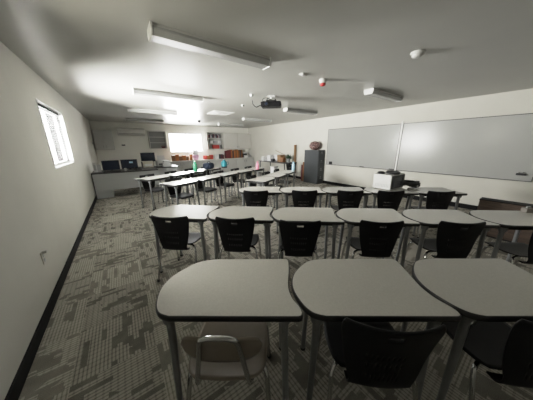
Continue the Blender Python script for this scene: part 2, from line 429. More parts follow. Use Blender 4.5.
def make_chair():
    t = thing('student_chair', 'x', 'chair')
    MB().grid(seat_fn, 18, 16).build('seat', M['shell'], t, smooth=True, solid=.008)
    MB().grid(back_fn, NU, NV, back_skip).build('backrest', M['shell'], t, smooth=True, solid=.008)
    fr = MB().tube([(.10, -.10, .410), (.10, .12, .411)], .010, 8); fr.tube([(-.10, -.10, .410), (-.10, .12, .411)], .010, 8)
    fr.tube([(-.11, .0, .412), (.11, .0, .412)], .010, 8)
    fr.build('seat_frame', M['chrome'], t, smooth=True)
    for sx in (-1, 1):
        for rear in (0, 1):
            p = leg_path(sx, rear)
            l = MB().tube(p, .0115, 10).build('leg', M['chrome'], t, smooth=True)
            e = p[-1]
            MB().lathe([(.014, -.008), (.015, .002), (.0135, .022)], 10, (e.x, e.y, e.z)).build('foot_glide', M['glide'], l, smooth=True)
    return t
def seat_fn_b(u, v):
    s = 2*u-1; y = -.235 + .44*v
    hw = .185 + .02*math.sin(PI*min(1, v))
    if v > .8: hw -= .04*((v-.8)/.2)**2
    if v < .2: hw -= .05*((.2-v)/.2)**2
    z = .418 - .016*math.sin(PI*v) + .014*s*s + (.025*((.2-v)/.2)**2 if v < .2 else 0) - (.03*((v-.75)/.25)**2 if v > .75 else 0)
    return (hw*s, y, z)
def make_beige_chair(label):
    t = thing('student_chair', label, 'chair')
    MB().grid(seat_fn_b, 20, 18).build('seat', M['beige'], t, smooth=True, solid=.010)
    # short wide backrest with rounded ends, its lower edge bowed
    def bk(u, v):
        s = 2*u-1; a = abs(s)
        top = .692 - .05*(1-max(0, 1-a**7)**(1/2.2)); bot = .545 + .09*(1-max(0, 1-a**3.2)**(1/2.2))
        z = bot + (top-bot)*v
        return (.183*s, -.232 + .022*s*s - .12*(z-.6), z)
    MB().grid(bk, 26, 10).build('backrest', M['beige'], t, smooth=True, solid=.012)
    tp = [(-.128, -.10, .385), (-.128, -.19, .39), (-.122, -.235, .43), (-.098, -.247, .58), (-.082, -.262, .69), (-.062, -.270, .722), (-.03, -.272, .732)]
    path = catmull(tp + [(-x, y, z) for x, y, z in reversed(tp)], 5)
    MB().tube(path, .0115, 10).build('back_frame', M['chrome'], t, smooth=True)
    fr = MB().tube([(.10, -.11, .388), (.10, .13, .390)], .011, 8); fr.tube([(-.10, -.11, .388), (-.10, .13, .390)], .011, 8)
    fr.build('seat_frame', M['chrome'], t, smooth=True)
    for sx in (-1, 1):
        for rear in (0, 1):
            p = [Vector((q.x, q.y, q.z*.94+.0005)) for q in leg_path(sx, rear)]
            l = MB().tube(p, .0125, 10).build('leg', M['chrome'], t, smooth=True)
            e = p[-1]
            MB().lathe([(.015, -.008), (.016, .002), (.0145, .022)], 10, (e.x, e.y, e.z)).build('foot_glide', M['glide'], l, smooth=True)
    return t
proto_c = make_chair(); usedc = [False]
def chair(loc, rz, label, group):
    if not usedc[0]:
        usedc[0] = True; o = proto_c; o.location = loc; o.rotation_euler[2] = rz; o['label'] = label; o['group'] = group; return o
    return dup(proto_c, loc, rz, label, group)
def chair_at(row, i, x, y, label, dth=0, group='black chairs at the three nearest rows'):
    """(x, y) is where the middle of the top of its back is, in the frame of table i of the row"""
    th = row[1]; a = th+math.radians(dth); p = place(*row, i, (x, y)); q = R_(a, (0, .262))
    return chair((p[0]+q[0], p[1]+q[1], 0), a, label, group)

# --- the three rows nearest the camera
for i, l in enumerate(['grey wave-edged student table in the nearest row, beige chair tucked under it',
                       'grey wave-edged student table, middle one of the nearest row',
                       'grey wave-edged student table in the nearest row, cut by the photo\'s right edge']):
    table(*r1, i, l, GT)
for i, l in enumerate(['grey wave-edged student table, left end of the second row',
                       'grey wave-edged student table, second from the left in the second row',
                       'grey wave-edged student table, third from the left in the second row',
                       'grey wave-edged student table, fourth from the left in the second row',
                       'grey wave-edged student table, fifth from the left in the second row',
                       'grey wave-edged student table, right end of the second row before the brown table']):
    table(*r2, i, l, GT, -4 if i == 0 else 0)
for i, l in enumerate(['grey wave-edged student table, left end of the third row',
                       'grey wave-edged student table, second from the left in the third row',
                       'grey wave-edged student table in the third row, before the grey filing cabinet',
                       'grey wave-edged student table in the third row carrying the white microwave',
                       'grey wave-edged student table, right end of the third row below the whiteboard']):
    table(*r3, i, l, GT)
b = make_beige_chair('beige plastic student chair with chrome back frame tucked under the nearest left table')
b.location = place(*r1, 0, (.268, .175)); b.rotation_euler[2] = r1[1]
GC = 'black chairs at the three nearest rows'
chair_at(r1, 1, .268, -.115, 'black plastic student chair at the middle table of the nearest row', -5)
chair_at(r1, 2, .265, -.115, 'black plastic student chair in the nearest row, cut by the photo\'s right edge', -3)
for i, x, y, l in ((0, .28, -.10, 'black plastic student chair at the left end table of the second row'),
                   (1, .25, -.10, 'black plastic student chair, second from the left in the second row'),
                   (2, .18, -.15, 'black plastic student chair, third from the left in the second row'),
                   (3, .235, -.11, 'black plastic student chair, fourth from the left in the second row'),
                   (4, .245, -.09, 'black plastic student chair, fifth from the left in the second row')):
    chair_at(r2, i, x, y, l)
chair(place(*r2, 5, (.29, .12)), r2[1], 'black plastic student chair pulled out at the right end of the second row', GC)
for i, x, y, l in ((0, .22, -.12, 'black plastic student chair at the left end table of the third row'),
                   (1, .28, -.09, 'black plastic student chair, second from the left in the third row'),
                   (2, .28, -.08, 'black plastic student chair, third from the left in the third row'),
                   (3, .18, -.08, 'black plastic student chair under the white microwave in the third row'),
                   (4, .20, -.09, 'black plastic student chair at the right end of the third row')):
    chair_at(r3, i, x, y, l)

# --- the three far rows, turned the other way (their chairs stand on the far side)
def far_row(near_left, ang, n, tlabels, clabels, gt, gc):
    th = math.radians(ang) + PI
    q = R_(th, (.612, .475)); o0 = (near_left[0]-q[0], near_left[1]-q[1])
    for i in range(n):
        table(o0, th, -i, tlabels[i], gt)
        chair(place(o0, th, -i, (.27, .175)), th, clabels[i], gc)
    return o0, th
ORD = ['first', 'second', 'third', 'fourth', 'fifth']
def far_labels(n, what, row):
    return [f'{what}, {ORD[i]} from the left in the {row}' for i in range(n)]
rA = far_row((.456, 5.334), 30, 4, far_labels(4, 'grey student table', 'row nearest the computer desk'),
             far_labels(4, 'black student chair', 'row nearest the computer desk'), 'tables of the farthest left row', 'chairs of the farthest left row')
rB = far_row((.796, 4.247), 24, 5, far_labels(5, 'grey student table', 'long row with the pink bottle'),
             far_labels(5, 'black student chair', 'long row with the pink bottle'), 'tables of the long row', 'chairs of the long row')
rC = far_row((2.42, 3.46), 27.5, 3, far_labels(3, 'grey student table', 'short row by the filing cabinet'),
             far_labels(3, 'black student chair', 'short row by the filing cabinet'), 'tables of the short row', 'chairs of the short row')

# ------------------------------------------------------------------ ceiling things
def make_light():
    t = thing('ceiling_light', 'x', 'ceiling light')
    L_ = 1.24
    B('housing', (0, 0, -.012), (L_, .15, .024), M['white_metal'], t)
    pts = [(-.085, -.022), (-.088, -.045), (-.066, -.088), (.066, -.088), (.088, -.045), (.085, -.022)]
    MB().prism_x(pts, -L_/2+.012, L_/2-.012).build('diffuser', M['lens'], t, bevel=.004)
    pts2 = [(-.092, 0), (-.095, -.046), (-.070, -.094), (.070, -.094), (.095, -.046), (.092, 0)]
    MB().prism_x(pts2, -L_/2-.006, -L_/2+.012).build('end_cap', M['white_metal'], t, bevel=.003)
    MB().prism_x(pts2, L_/2-.012, L_/2+.006).build('end_cap', M['white_metal'], t, bevel=.003)
    return t
lp = make_light(); first = True
for x, col in ((1.0, 'left column'), (4.57, 'right column')):
    for y, row in ((2.24, 'nearest the camera'), (4.60, 'second from the camera'), (6.98, 'third from the camera'), (9.30, 'farthest from the camera')):
        lab = f'unlit white fluorescent ceiling light, {col}, {row}'
        o = lp if first else dup(lp, (x, y, ZC), 0, lab)
        if first: first = False
        o.location = (x, y, ZC); o['label'] = lab; o['group'] = 'fluorescent ceiling lights'
# vent panel
t = thing('ceiling_vent', 'flat white square air vent panel on the ceiling', 'air vent', (2.79, 6.33, ZC))
B('frame', (0, 0, -.014), (.64, .64, .028), M['white_metal'], t, bevel=.006)
mb = MB()
for k in range(4):
    s = .52-.12*k
    for sx, sy, dx, dy in ((0, 1, s, .02), (0, -1, s, .02), (1, 0, .02, s), (-1, 0, .02, s)): mb.box((sx*s/2, sy*s/2, -.032-.003*k), (dx, dy, .012))
mb.build('louvre', M['white_metal'], t)
# smoke detector
t = thing('smoke_detector', 'white round smoke detector on the ceiling', 'smoke detector', (2.896, 1.119, ZC))
MB().lathe([(.068, 0), (.07, -.012), (.064, -.022)][::-1], 24).build('base', M['white_metal'], t, smooth=True)
MB().lathe([(.056, -.022), (.056, -.038), (.044, -.052), (.02, -.056)][::-1], 24).build('cap', M['white_metal'], t, smooth=True)
# red and white alarm
t = thing('fire_alarm', 'small white and red fire alarm hanging from the ceiling', 'fire alarm', (2.80, 2.36, ZC))
MB().lathe([(.062, 0), (.062, -.018), (.05, -.05), (.046, -.054)][::-1], 20).build('base', M['white_metal'], t, smooth=True)
MB().lathe([(.042, -.054), (.044, -.075), (.03, -.092), (.01, -.096)][::-1], 20).build('red_lens', M['red'], t, smooth=True)
# small plates / junction boxes
for x, y, d, lab in ((2.35, 2.36, (.11, .075, .018), 'small white blank cover plate on the ceiling beside the red fire alarm'),
                     (2.36, 3.80, (.055, .055, .035), 'small white ceiling outlet box left of the black projector'),
                     (2.75, 4.86, (.075, .05, .035), 'small white ceiling box behind the black projector')):
    t = thing('outlet_box', lab, 'outlet box', (x, y, ZC), .3)
    B('cover', (0, 0, -d[2]/2), d, M['white_metal'], t, bevel=.005)
    B('socket', (0, 0, -d[2]-.003), (d[0]*.45, d[1]*.5, .006), M['paper'], t, bevel=.002)
t = thing('ceiling_sensor', 'small dark sensor on the ceiling near the bright far window', 'sensor', (2.86, 8.69, ZC))
MB().lathe([(.06, 0), (.06, -.03), (.05, -.06), (.02, -.075)][::-1], 16).build('housing', M['black'], t, smooth=True)
MB().lathe([(.02, -.075), (.018, -.085), (.006, -.09)][::-1], 12).build('lens', M['screen'], t, smooth=True)
# projector
PJ = (2.80, 3.72)
t = thing('projector', 'black projector hanging from a short ceiling mount with loose cables', 'projector', (PJ[0], PJ[1], ZC), math.radians(-42))
B('mount_plate', (0, 0, -.008), (.16, .16, .016), M['white_metal'], t)
MB().tube([(0, 0, -.016), (0, 0, -.075)], .02, 12).build('mount_pole', M['white_metal'], t, smooth=True)
mb = MB(); mb.box((0, 0, -.080), (.22, .05, .012)); mb.box((-.09, .0, -.092), (.016, .16, .05)); mb.box((.09, 0, -.092), (.016, .16, .05)); mb.build('bracket', M['black'], t)
body = B('body', (0, 0, -.165), (.42, .29, .10), M['shell'], t, bevel=.018)
MB().tube([(-.09, -.14, -.165), (-.09, -.165, -.165)], .036, 18).build('lens_barrel', M['black'], t, smooth=True)
MB().tube([(-.09, -.165, -.165), (-.09, -.168, -.165)], .028, 18).build('lens', M['screen'], t, smooth=True)
mb = MB()
for k in range(5): mb.box((.212, -.08+.04*k, -.165), (.004, .022, .05))
mb.build('vent_grille', M['cab_grey'], t)
MB().tube(catmull([(-.42, .1, -.05), (-.40, .06, -.13), (-.33, .05, -.19), (-.26, .07, -.16), (-.17, .08, -.145)], 6), .008, 8).build('cable', M['cable'], t, smooth=True)
MB().tube(catmull([(-.16, .10, -.12), (-.19, .05, -.05), (-.12, 0, -.025), (-.03, .03, -.05), (.02, .1, -.10)], 6), .007, 8).build('cable', M['cable'], t, smooth=True)

# ------------------------------------------------------------------ right wall: whiteboards and what hangs on them
def whiteboard(y0, y1, lab):
    t = thing('whiteboard', lab, 'whiteboard', (XR, (y0+y1)/2, .757), group='whiteboards on the right wall')
    W = y1-y0; Hh = 1.29
    B('writing_surface', (-.012, 0, Hh/2), (.02, W-.02, Hh-.02), M['board'], t, bevel=.001)
    for nm, c, d in (('trim', (-.014, 0, Hh-.006), (.026, W, .012)), ('trim', (-.014, -W/2+.005, Hh/2), (.026, .010, Hh-.024)), ('trim', (-.014, W/2-.005, Hh/2), (.026, .010, Hh-.024))):
        B(nm, c, d, M['trim_dark'], t, bevel=.002)
    B('marker_tray', (-.03, 0, .006), (.055, W, .012), M['trim_dark'], t, bevel=.003)
whiteboard(2.625, 5.08, 'large whiteboard on the right wall next to the filing cabinet')
whiteboard(.13, 2.575, 'large whiteboard on the right wall toward the photo\'s right edge')
tag(B('divider_strip', (XR-.016, 2.60, 1.42), (.03, .045, 1.36), M['alu_light'], bevel=.004), 'pale vertical strip covering the joint between the two whiteboards', 'trim strip')
t = thing('eraser', 'black felt eraser with silver clips low on the right whiteboard', 'eraser', (XR-.049, .29, .885))
B('felt', (0, 0, .01), (.05, .13, .04), M['black'], t, bevel=.006)
MB().tube([(0, .03, .03), (0, .03, .055)], .012, 10).build('clip', M['chrome'], t); MB().tube([(0, -.03, .03), (0, -.03, .06)], .012, 10).build('clip', M['chrome'], t)
t = thing('magnetic_box', 'small black box at the lower left corner of the left whiteboard', 'box', (XR-.054, 4.86, .778))
B('case', (0, 0, .045), (.05, .11, .09), M['black'], t, bevel=.006); B('lid', (0, 0, .095), (.054, .114, .012), M['cab_dark'], t, bevel=.003)
for y, lab in ((3.62, 'dark marker on the tray midway along the left whiteboard'), (2.70, 'dark marker on the tray beside the strip between the whiteboards')):
    t = thing('marker_pen', lab, 'marker', (XR-.038, y, .781), group='markers on the whiteboard trays')
    MB().tube([(0, -.07, 0), (0, .03, 0)], .010, 10).build('barrel', M['black'], t, smooth=True)
    MB().tube([(0, .03, 0), (0, .075, 0)], .011, 10).build('cap', M['cab_grey'], t, smooth=True)

# filing cabinet + patterned ball
t = thing('filing_cabinet', 'dark grey metal four drawer filing cabinet beside the whiteboard', 'filing cabinet', (6.30, 5.52, 0))
B('body', (0, .01, .65), (.375, .70, 1.30), M['cab_grey'], t, bevel=.004)
B('plinth', (0, .0, .012), (.36, .68, .024), M['black'], t)
for k in range(4):
    z = .19+.315*k
    d = B('drawer', (0, -.350, z), (.345, .02, .295), M['cab_grey'], t, bevel=.005)
    B('handle', (.0, -.020, .03), (.11, .025, .016), M['alu'], d); B('label_holder', (0, -.012, .085), (.075, .006, .04), M['alu'], d, bevel=.001)
mb = MB(); mb.lathe([(.06, -.16), (.15, -.125), (.205, -.055), (.215, 0), (.20, .07), (.14, .14), (.05, .167), (.01, .17)], 28)
tag(mb.build('patterned_ball', M['pattern'], loc=(6.29, 5.52, 1.46), smooth=True), 'round dark red ball with cream zigzag pattern on top of the filing cabinet', 'ball')

# microwave on the third row, with dark things on it
t = thing('microwave', 'white box-shaped microwave with dark door on the third row table', 'microwave', (3.80, 1.60, TH), math.radians(-3))
B('case', (0, 0, .135), (.44, .30, .25), M['white_metal'], t, bevel=.008)
d = B('door', (-.02, -.154, .135), (.36, .012, .22), M['black'], t, bevel=.004)
B('window', (-.01, -.008, 0), (.27, .004, .15), M['screen'], d, bevel=.001)
B('control_panel', (.185, -.154, .135), (.055, .012, .22), M['cab_dark'], t, bevel=.003)
mb = MB()
for k in range(9): mb.box((-.2215, -.11+.026*k, .075), (.003, .010, .05))
mb.build('side_vent', M['panel_grey'], t)
for sx in (-1, 1):
    for sy in (-1, 1): MB().lathe([(.014, 0), (.016, .012)], 10, (sx*.18, sy*.11, 0)).build('foot', M['black'], t)
t = thing('black_tray', 'flat black tray lying on top of the white microwave', 'tray', (3.83, 1.56, TH+.262), .5)
mb = MB(); mb.prism([(p.x, p.y) for p in catmull([(-.14, -.08, 0), (.14, -.08, 0), (.14, .08, 0), (-.14, .08, 0)], 5, True)], 0, .018); mb.build('base', M['black'], t, bevel=.004)
MB().tube([(p.x*.96, p.y*.96, .024) for p in catmull([(-.14, -.08, 0), (.14, -.08, 0), (.14, .08, 0), (-.14, .08, 0)], 5, True)], .009, 8, True).build('rim', M['black'], t, smooth=True)
t = thing('black_mouse', 'small black rounded gadget on the left of the microwave top', 'computer mouse', (3.66, 1.68, TH+.262), .3)
MB().lathe([(.055, 0), (.06, .012), (.05, .03), (.025, .04), (.005, .042)], 18).build('body', M['black'], t, smooth=True)
MB().tube(catmull([(.05, 0, .006), (.10, .02, .006), (.13, -.02, .006), (.17, -.01, .006)], 5), .004, 6).build('cord', M['cable'], t)
pts = []
for k in range(120):
    a = k*.42; r = .13+.03*math.sin(k*.7); pts.append((r*math.cos(a)*1.25, r*math.sin(a), .012+.05*abs(math.sin(k*.31))+.0003*k))
tag(MB().tube(pts, .011, 7).build('cable_coil', M['cable'], loc=(4.22, 1.42, TH), smooth=True), 'tangled coil of black cable on the table behind the microwave', 'cable')

# low brown wooden cabinet by the right wall
t = thing('wooden_cabinet', 'low brown wooden cabinet with dark top edge near the right wall', 'cabinet', (4.83, -.26, 0))
B('carcass', (0, 0, .315), (.20, 1.62, .57), M['wood'], t, bevel=.003)
B('top', (0, 0, .606), (.21, 1.63, .012), M['black_base'], t, bevel=.004)
B('plinth', (.01, 0, .016), (.18, 1.58, .03), M['black'], t)
for sy in (-1, 1):
    d = B('door', (-.108, sy*.40, .315), (.016, .78, .50), M['wood'], t); B('knob', (-.014, -sy*.33, .12), (.014, .02, .02), M['cab_dark'], d)
t = thing('tissue_box', 'small taupe box on the right end table of the second row', 'box', (3.64, .035, TH), math.radians(-40))
B('carton', (0, 0, .025), (.08, .06, .05), M['taupe'], t); B('tissue', (0, 0, .060), (.04, .02, .02), M['soil_pot'], t, bevel=.006)

# outlet & switch on left wall, thermostat on far wall
t = thing('wall_outlet', 'small grey wall outlet low on the left wall', 'outlet', (XL, 2.66, .47))
B('cover_plate', (.004, 0, 0), (.008, .075, .118), M['wall'], t, bevel=.003)
for s in (-1, 1): B('socket', (.009, 0, .026*s), (.004, .034, .034), M['panel_grey'], t, bevel=.002)
B('glare_block', (.022, .012, .050), (.03, .04, .02), M['white_metal'], t)  # small white block standing in for the bright glare on the plate
t = thing('light_switch', 'narrow dark switch at the far end of the left wall', 'switch', (XL, 10.2, 1.62))
B('cover_plate', (.005, 0, 0), (.01, .09, .13), M['panel_grey'], t, bevel=.003); B('toggle', (.014, 0, 0), (.012, .03, .06), M['black'], t, bevel=.003)
t = thing('thermostat', 'small dark thermostat below the air conditioner on the far wall', 'thermostat', (.21, YF, 1.55))
B('case', (0, -.014, 0), (.13, .028, .055), M['cab_grey'], t, bevel=.005); B('display', (0, -.0295, 0), (.06, .003, .03), M['screen'], t, bevel=.001)

# ------------------------------------------------------------------ far wall
def cupboard(name, lab, x0, x1, z0, z1, dep, n, m):
    t = thing(name, lab, 'wall cupboard', ((x0+x1)/2, YF, z0))
    W, Hh = x1-x0, z1-z0
    B('carcass', (0, -dep/2, Hh/2), (W, dep, Hh), m, t, bevel=.004)
    dw = W/n
    for k in range(n):
        d = B('door', (-W/2+dw*(k+.5), -dep-.010, Hh/2), (dw-.012, .018, Hh-.02), m, t, bevel=.004)
        hx = (dw/2-.05)*(1 if k % 2 == 0 else -1)
        B('handle', (hx, -.018, -Hh/2+.12), (.012, .018, .10), M['alu'], d)
    return t
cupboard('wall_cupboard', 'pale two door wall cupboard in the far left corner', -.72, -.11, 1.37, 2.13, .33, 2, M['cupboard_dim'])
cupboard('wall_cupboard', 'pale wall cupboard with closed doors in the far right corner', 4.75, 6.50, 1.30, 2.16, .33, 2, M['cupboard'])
# air conditioner
t = thing('air_conditioner', 'white wall mounted air conditioner on the far wall', 'air conditioner', (.58, YF, 1.95))
pts = [(0, 0), (-.14, .0), (-.20, .05), (-.21, .12), (-.20, .28), (-.17, .30), (0, .30)]
MB().prism_x(pts, -.50, .50).build('body', M['cupboard'], t, bevel=.012)
B('louvre', (0, -.175, .026), (.88, .05, .012), M['panel_grey'], t); B('air_slot', (0, -.207, .075), (.9, .006, .014), M['cab_dark'], t, bevel=.001)
# open wall shelf, left
t = thing('wall_shelf', 'small empty grey wall shelf left of the bright far window', 'shelf', (1.56, YF, 1.38))
for sx in (-1, 1): B('side_panel', (sx*.35, -.12, .39), (.025, .24, .78), M['cupboard'], t)
B('back_panel', (0, -.008, .39), (.68, .014, .76), M['shade_grey'], t)  # darker than the boards: shade inside the shelf put into the colour
for z in (.012, .27, .52, .768): B('shelf_board', (0, -.12, z), (.675, .235, .022), M['cupboard'], t)
t = thing('small_basket', 'small brown basket on the bottom of the grey wall shelf', 'basket', (1.76, YF-.12, 1.404))
MB().lathe([(.06, 0), (.075, .03), (.08, .075), (.07, .075), (.066, .02)], 16).build('bowl', M['maroon'], t, smooth=True)
MB().tube([(.08*math.cos(a*PI/8), 0, .07+.05*math.sin(a*PI/8)) for a in range(9)], .006, 6).build('handle', M['brown'], t)
# open shelf unit with books
OX0, OX1, OZ0, OZ1 = 3.90, 4.72, 1.31, 2.17
t = thing('open_cupboard', 'open wall cupboard of books right of the bright far window, door swung out', 'wall cupboard', ((OX0+OX1)/2, YF, OZ0))
W = OX1-OX0
for sx in (-1, 1): B('side_panel', (sx*(W/2-.012), -.16, .43), (.022, .32, .86), M['cupboard'], t)
B('back_panel', (0, -.008, .43), (W-.05, .014, .84), M['cupboard_dim'], t)
for z in (.012, .30, .57, .848): B('shelf_board', (0, -.16, z), (W-.048, .31, .022), M['cupboard'], t)
B('door', (-W/2-.088, -.488, .43), (.018, .36, .85), M['white'], t, rz=math.radians(-29), bevel=.004)
def book(x, y, z, w, d, h, m, lab, group, lean=0):
    t = thing('book', lab, 'book', (x, y, z), 0, group)
    mb = MB()
    mb.box((-w/2+.002, 0, h/2), (.004, d, h)); mb.box((w/2-.002, 0, h/2), (.004, d, h)); mb.box((0, -d/2+.002, h/2), (w-.006, .004, h)); mb.build('cover', m, t)
    B('pages', (0, .003, h/2), (w-.010, d-.012, h-.012), M['paper'], t, bevel=0)
    return t
x = OX0+.06
k = 0
for w_ in (.05, .04, .055, .05, .06, .045, .05, .055, .04, .05, .06, .05):
    if x+w_ > OX1-.04: break
    book(x+w_/2, YF-.17, OZ0+.582, w_, .20, .13+.06*((k*7) % 3)/2, M[('darkbook', 'maroon', 'greybook', 'darkbook')[k % 4]],
         ('small black book', 'small dark red book', 'small grey book', 'small black book')[k % 4]+' on the upper shelf of the open cupboard', 'books on the upper shelf of the open cupboard'); x += w_+.004; k += 1
x = 4.22
for k in range(5):
    book(x, YF-.17, OZ0+.312-.288, .062, .20, .20, M['redbook'], 'upright red book on the bottom shelf of the open cupboard', 'red books in the open cupboard'); x += .066
book(x+.01, YF-.17, OZ0+.024, .05, .2, .21, M['greybook'], 'grey book beside the red books in the open cupboard', 'red books in the open cupboard')
book(x+.07, YF-.17, OZ0+.024, .045, .2, .19, M['darkbook'], 'dark book at the right end of the bottom open cupboard shelf', 'red books in the open cupboard')
for k, (dx, w_) in enumerate(((.12, .16), (.34, .12), (.55, .18))):
    t = thing('storage_box', ['white box at the left of the middle shelf in the open cupboard', 'grey box with white lid at the centre of the middle shelf in the open cupboard', 'white box at the right of the middle shelf in the open cupboard'][k], 'box', (OX0+dx+.08, YF-.17, OZ0+.312), 0, 'boxes in the open cupboard')
    B('carton', (0, 0, .06), (w_, .18, .12), M['greybook'] if k == 1 else M['paper'], t); B('lid', (0, 0, .127), (w_+.01, .19, .014), M['paper'], t)

# counter along the far wall
CT = .80
t = thing('counter_cabinet', 'long low counter cabinet with pale top along the far wall', 'counter', (4.15, YF-.016, 0))
B('countertop', (0, -.34, CT-.018), (4.70, .68, .036), M['cupboard'], t, bevel=.005)
B('carcass', (0, -.32, .425), (4.66, .60, .68), M['cupboard_dim'], t, bevel=.003)
B('plinth', (0, -.30, .045), (4.60, .55, .08), M['black'], t)
for k in range(8):
    d = B('door', (-2.33+.2912*2*(k+.5), -.632, .42), (.56, .018, .64), M['cupboard_dim'], t, bevel=.004)
    B('handle', (.22*(1 if k % 2 == 0 else -1), -.018, .22), (.012, .018, .1), M['alu'], d)
# things on the counter
GB = 'binders on the counter below the right cupboard'
x = 4.88
for k in range(11):
    w_ = (.085, .08, .09)[k % 3]
    m = M['maroon'] if k in (0, 1, 2) else M['darkbook'] if k in (4, 9) else (M['orange'] if k % 2 else M['brown'])
    t = thing('ring_binder', {0: 'dark red ring binder at the left of the binder row on the far counter', 1: 'orange-brown ring binder in the binder row on the far counter' if k % 2 else 'dark brown ring binder in the binder row on the far counter'}[0 if k < 3 else 1] if k not in (4, 9) else ('black ring binder among the brown ones of the binder row, nearer its left end' if k == 4 else 'black ring binder near the right end of the binder row on the far counter'), 'binder', (x+w_/2, YF-.22, CT), 0, GB)
    mb = MB(); hh = .41+.05*((k*5) % 4)/3
    mb.box((-w_/2+.003, 0, hh/2), (.005, .26, hh)); mb.box((w_/2-.003, 0, hh/2), (.005, .26, hh)); mb.box((0, -.128, hh/2), (w_-.004, .005, hh)); mb.build('cover', m, t)
    B('papers', (0, .01, hh/2-.01), (w_-.02, .22, hh-.04), M['paper'], t, bevel=0)
    x += w_+.008
def carton(x, y, z, d, m, lab, name='carton_box', rz=0, group=None, lidm=None):
    t = thing(name, lab, 'box', (x, y, z), rz, group)
    B('carton', (0, 0, d[2]*.44), (d[0], d[1], d[2]*.88), m, t, bevel=.004)
    B('lid', (0, 0, d[2]*.9), (d[0]*1.03, d[1]*1.03, d[2]*.2), lidm or m, t, bevel=.004)
    return t
carton(6.06, YF-.30, CT, (.22, .2, .30), M['black'], 'black box with white lid right of the binder row', lidm=M['paper'])
carton(6.02, YF-.52, CT, (.20, .14, .13), M['paper'], 'low white box in front of the black box on the counter')
carton(6.30, YF-.32, CT, (.24, .22, .14), M['panel_grey'], 'grey box at the right end of the far counter')
for k, (x, m, h) in enumerate(((3.62, 'redbook', .20), (3.78, 'orange', .18), (3.95, 'redbook', .22))):
    carton(x+.03, YF-.35, CT, (.15, .2, h), M[m], ['red box at the left of three on the far counter below the window edge', 'orange box between two red boxes on the far counter', 'red box at the right of three on the far counter'][k], group='red boxes on the far counter')
for k in range(3):
    t = thing('paper_roll', ['white paper roll on the far counter nearest the red boxes', 'middle white paper roll of three on the far counter', 'white paper roll on the far counter nearest the dark books'][k], 'paper roll', (4.18+.09*k, YF-.40, CT), 0, 'white paper rolls')
    MB().lathe([(.038, 0), (.038, .24)], 18).build('roll', M['paper'], t, smooth=True); MB().lathe([(.014, .235), (.014, .243)], 12).build('core', M['brown'], t, smooth=True)
for k in range(4):
    book(4.46+.058*k, YF-.38, CT, .05, .2, .24-.03*(k % 2), M['maroon' if k % 2 else 'darkbook'], ['tall black book right of the white paper rolls, leftmost of four','shorter dark red book just right of the tall black book by the paper rolls','second black book from the left, right of the white paper rolls','shorter dark red book at the right end beside the paper rolls'][k], 'books right of the paper rolls')
for k, (w_, h, m) in enumerate(((.13, .26, 'brown'), (.15, .30, 'orange'), (.12, .22, 'brown'), (.16, .25, 'orange'), (.10, .20, 'brown'), (.09, .28, 'orange'))):
    carton(2.08+.165*k, YF-.42, CT, (w_, .18, h), M[m], ['brown', 'orange-brown'][k % 2]+' box on the counter under the bright window, '+['leftmost of the six', 'second from the left', 'third from the left', 'fourth from the left', 'fifth from the left', 'rightmost of the six'][k], group='brown boxes below the far window')
t = thing('gift_bundle', 'pink wrapped bundle with white tissue top against the bright window', 'gift bundle', (3.14, YF-.42, CT))
MB().lathe([(.10, 0), (.14, .08), (.16, .2), (.13, .25)], 18).build('wrapper', M['palepink'], t, smooth=True)
mb = MB(); rr = random.Random(3)
for k in range(9):
    a = 2*PI*k/9; mb.lathe([(.02, .24), (.06+.02*rr.random(), .32), (.07, .40), (.03, .46+.05*rr.random())], 8, (.08*math.cos(a), .08*math.sin(a), 0))
mb.build('tissue', M['tissue'], t, smooth=True)

# computer desk, far left
DT = .77
t = thing('computer_desk', 'grey computer desk with black top in the far left corner', 'desk', (.11, 7.86, 0))
B('desktop', (0, 0, DT-.018), (1.70, .80, .036), M['desk_top'], t, bevel=.004)
B('front_panel', (0, -.37, .485), (1.66, .02, .495), M['panel_grey'], t)
B('pedestal', (-.64, .0, .36), (.40, .70, .70), M['panel_grey'], t)
B('side_panel', (-.845, 0, .37), (.014, .78, .74), M['black'], t); B('side_panel', (.82, .05, .37), (.03, .62, .73), M['panel_grey'], t)
def monitor(x, y, z, w, h, rz, lab, base=.10, m='screen'):
    t = thing('monitor', lab, 'monitor', (x, y, z), rz)
    B('casing', (0, .02, base+h/2), (w, .035, h), M['black'], t, bevel=.006)
    s = B('screen', (0, .001, base+h/2), (w-.03, .005, h-.03), M[m], t, bevel=.001)
    B('stand', (0, .05, base/2+.05), (.06, .03, base+.1), M['black'], t); MB().lathe([(.12, 0), (.12, .008), (.03, .016)], 20, (0, .05, 0)).build('base', M['black'], t, smooth=True)
    return t
monitor(-.26, 7.78, DT, .43, .29, .10, 'black monitor at the left on the computer desk', .03)
o = monitor(.21, 7.76, DT, .44, .29, -.05, 'black monitor at the right on the computer desk with a pale painted reflection', .04)
B('reflection_patch', (.05, -.003, .24), (.10, .003, .05), M['lightblue'], o, bevel=.001)  # pale sheet standing in for a reflection on the screen
for k, (x, y, h, m) in enumerate(((-.64, 7.75, .26, 'paper'), (-.55, 7.72, .22, 'greybook'))):
    t = thing('picture_frame', ['white upright frame at the left end of the computer desk', 'grey upright frame beside the left monitor'][k], 'frame', (x, y, DT), -.35)
    B('border', (0, 0, h/2), (.09, .02, h), M[m], t); B('picture', (0, -.0115, h/2), (.05, .003, h*.6), M['panel_grey'], t, bevel=0)
t = thing('keyboard', 'black keyboard at the front of the computer desk', 'keyboard', (-.25, 7.57, DT))
B('case', (0, 0, .012), (.42, .14, .022), M['black'], t)
mb = MB()
for i in range(14):
    for j in range(5): mb.box((-.18+.0277*i, -.05+.025*j, .026), (.021, .019, .006))
mb.build('keys', M['cab_dark'], t)
t = thing('white_cup', 'small white cup between the desk monitors', 'cup', (.08, 7.58, DT))
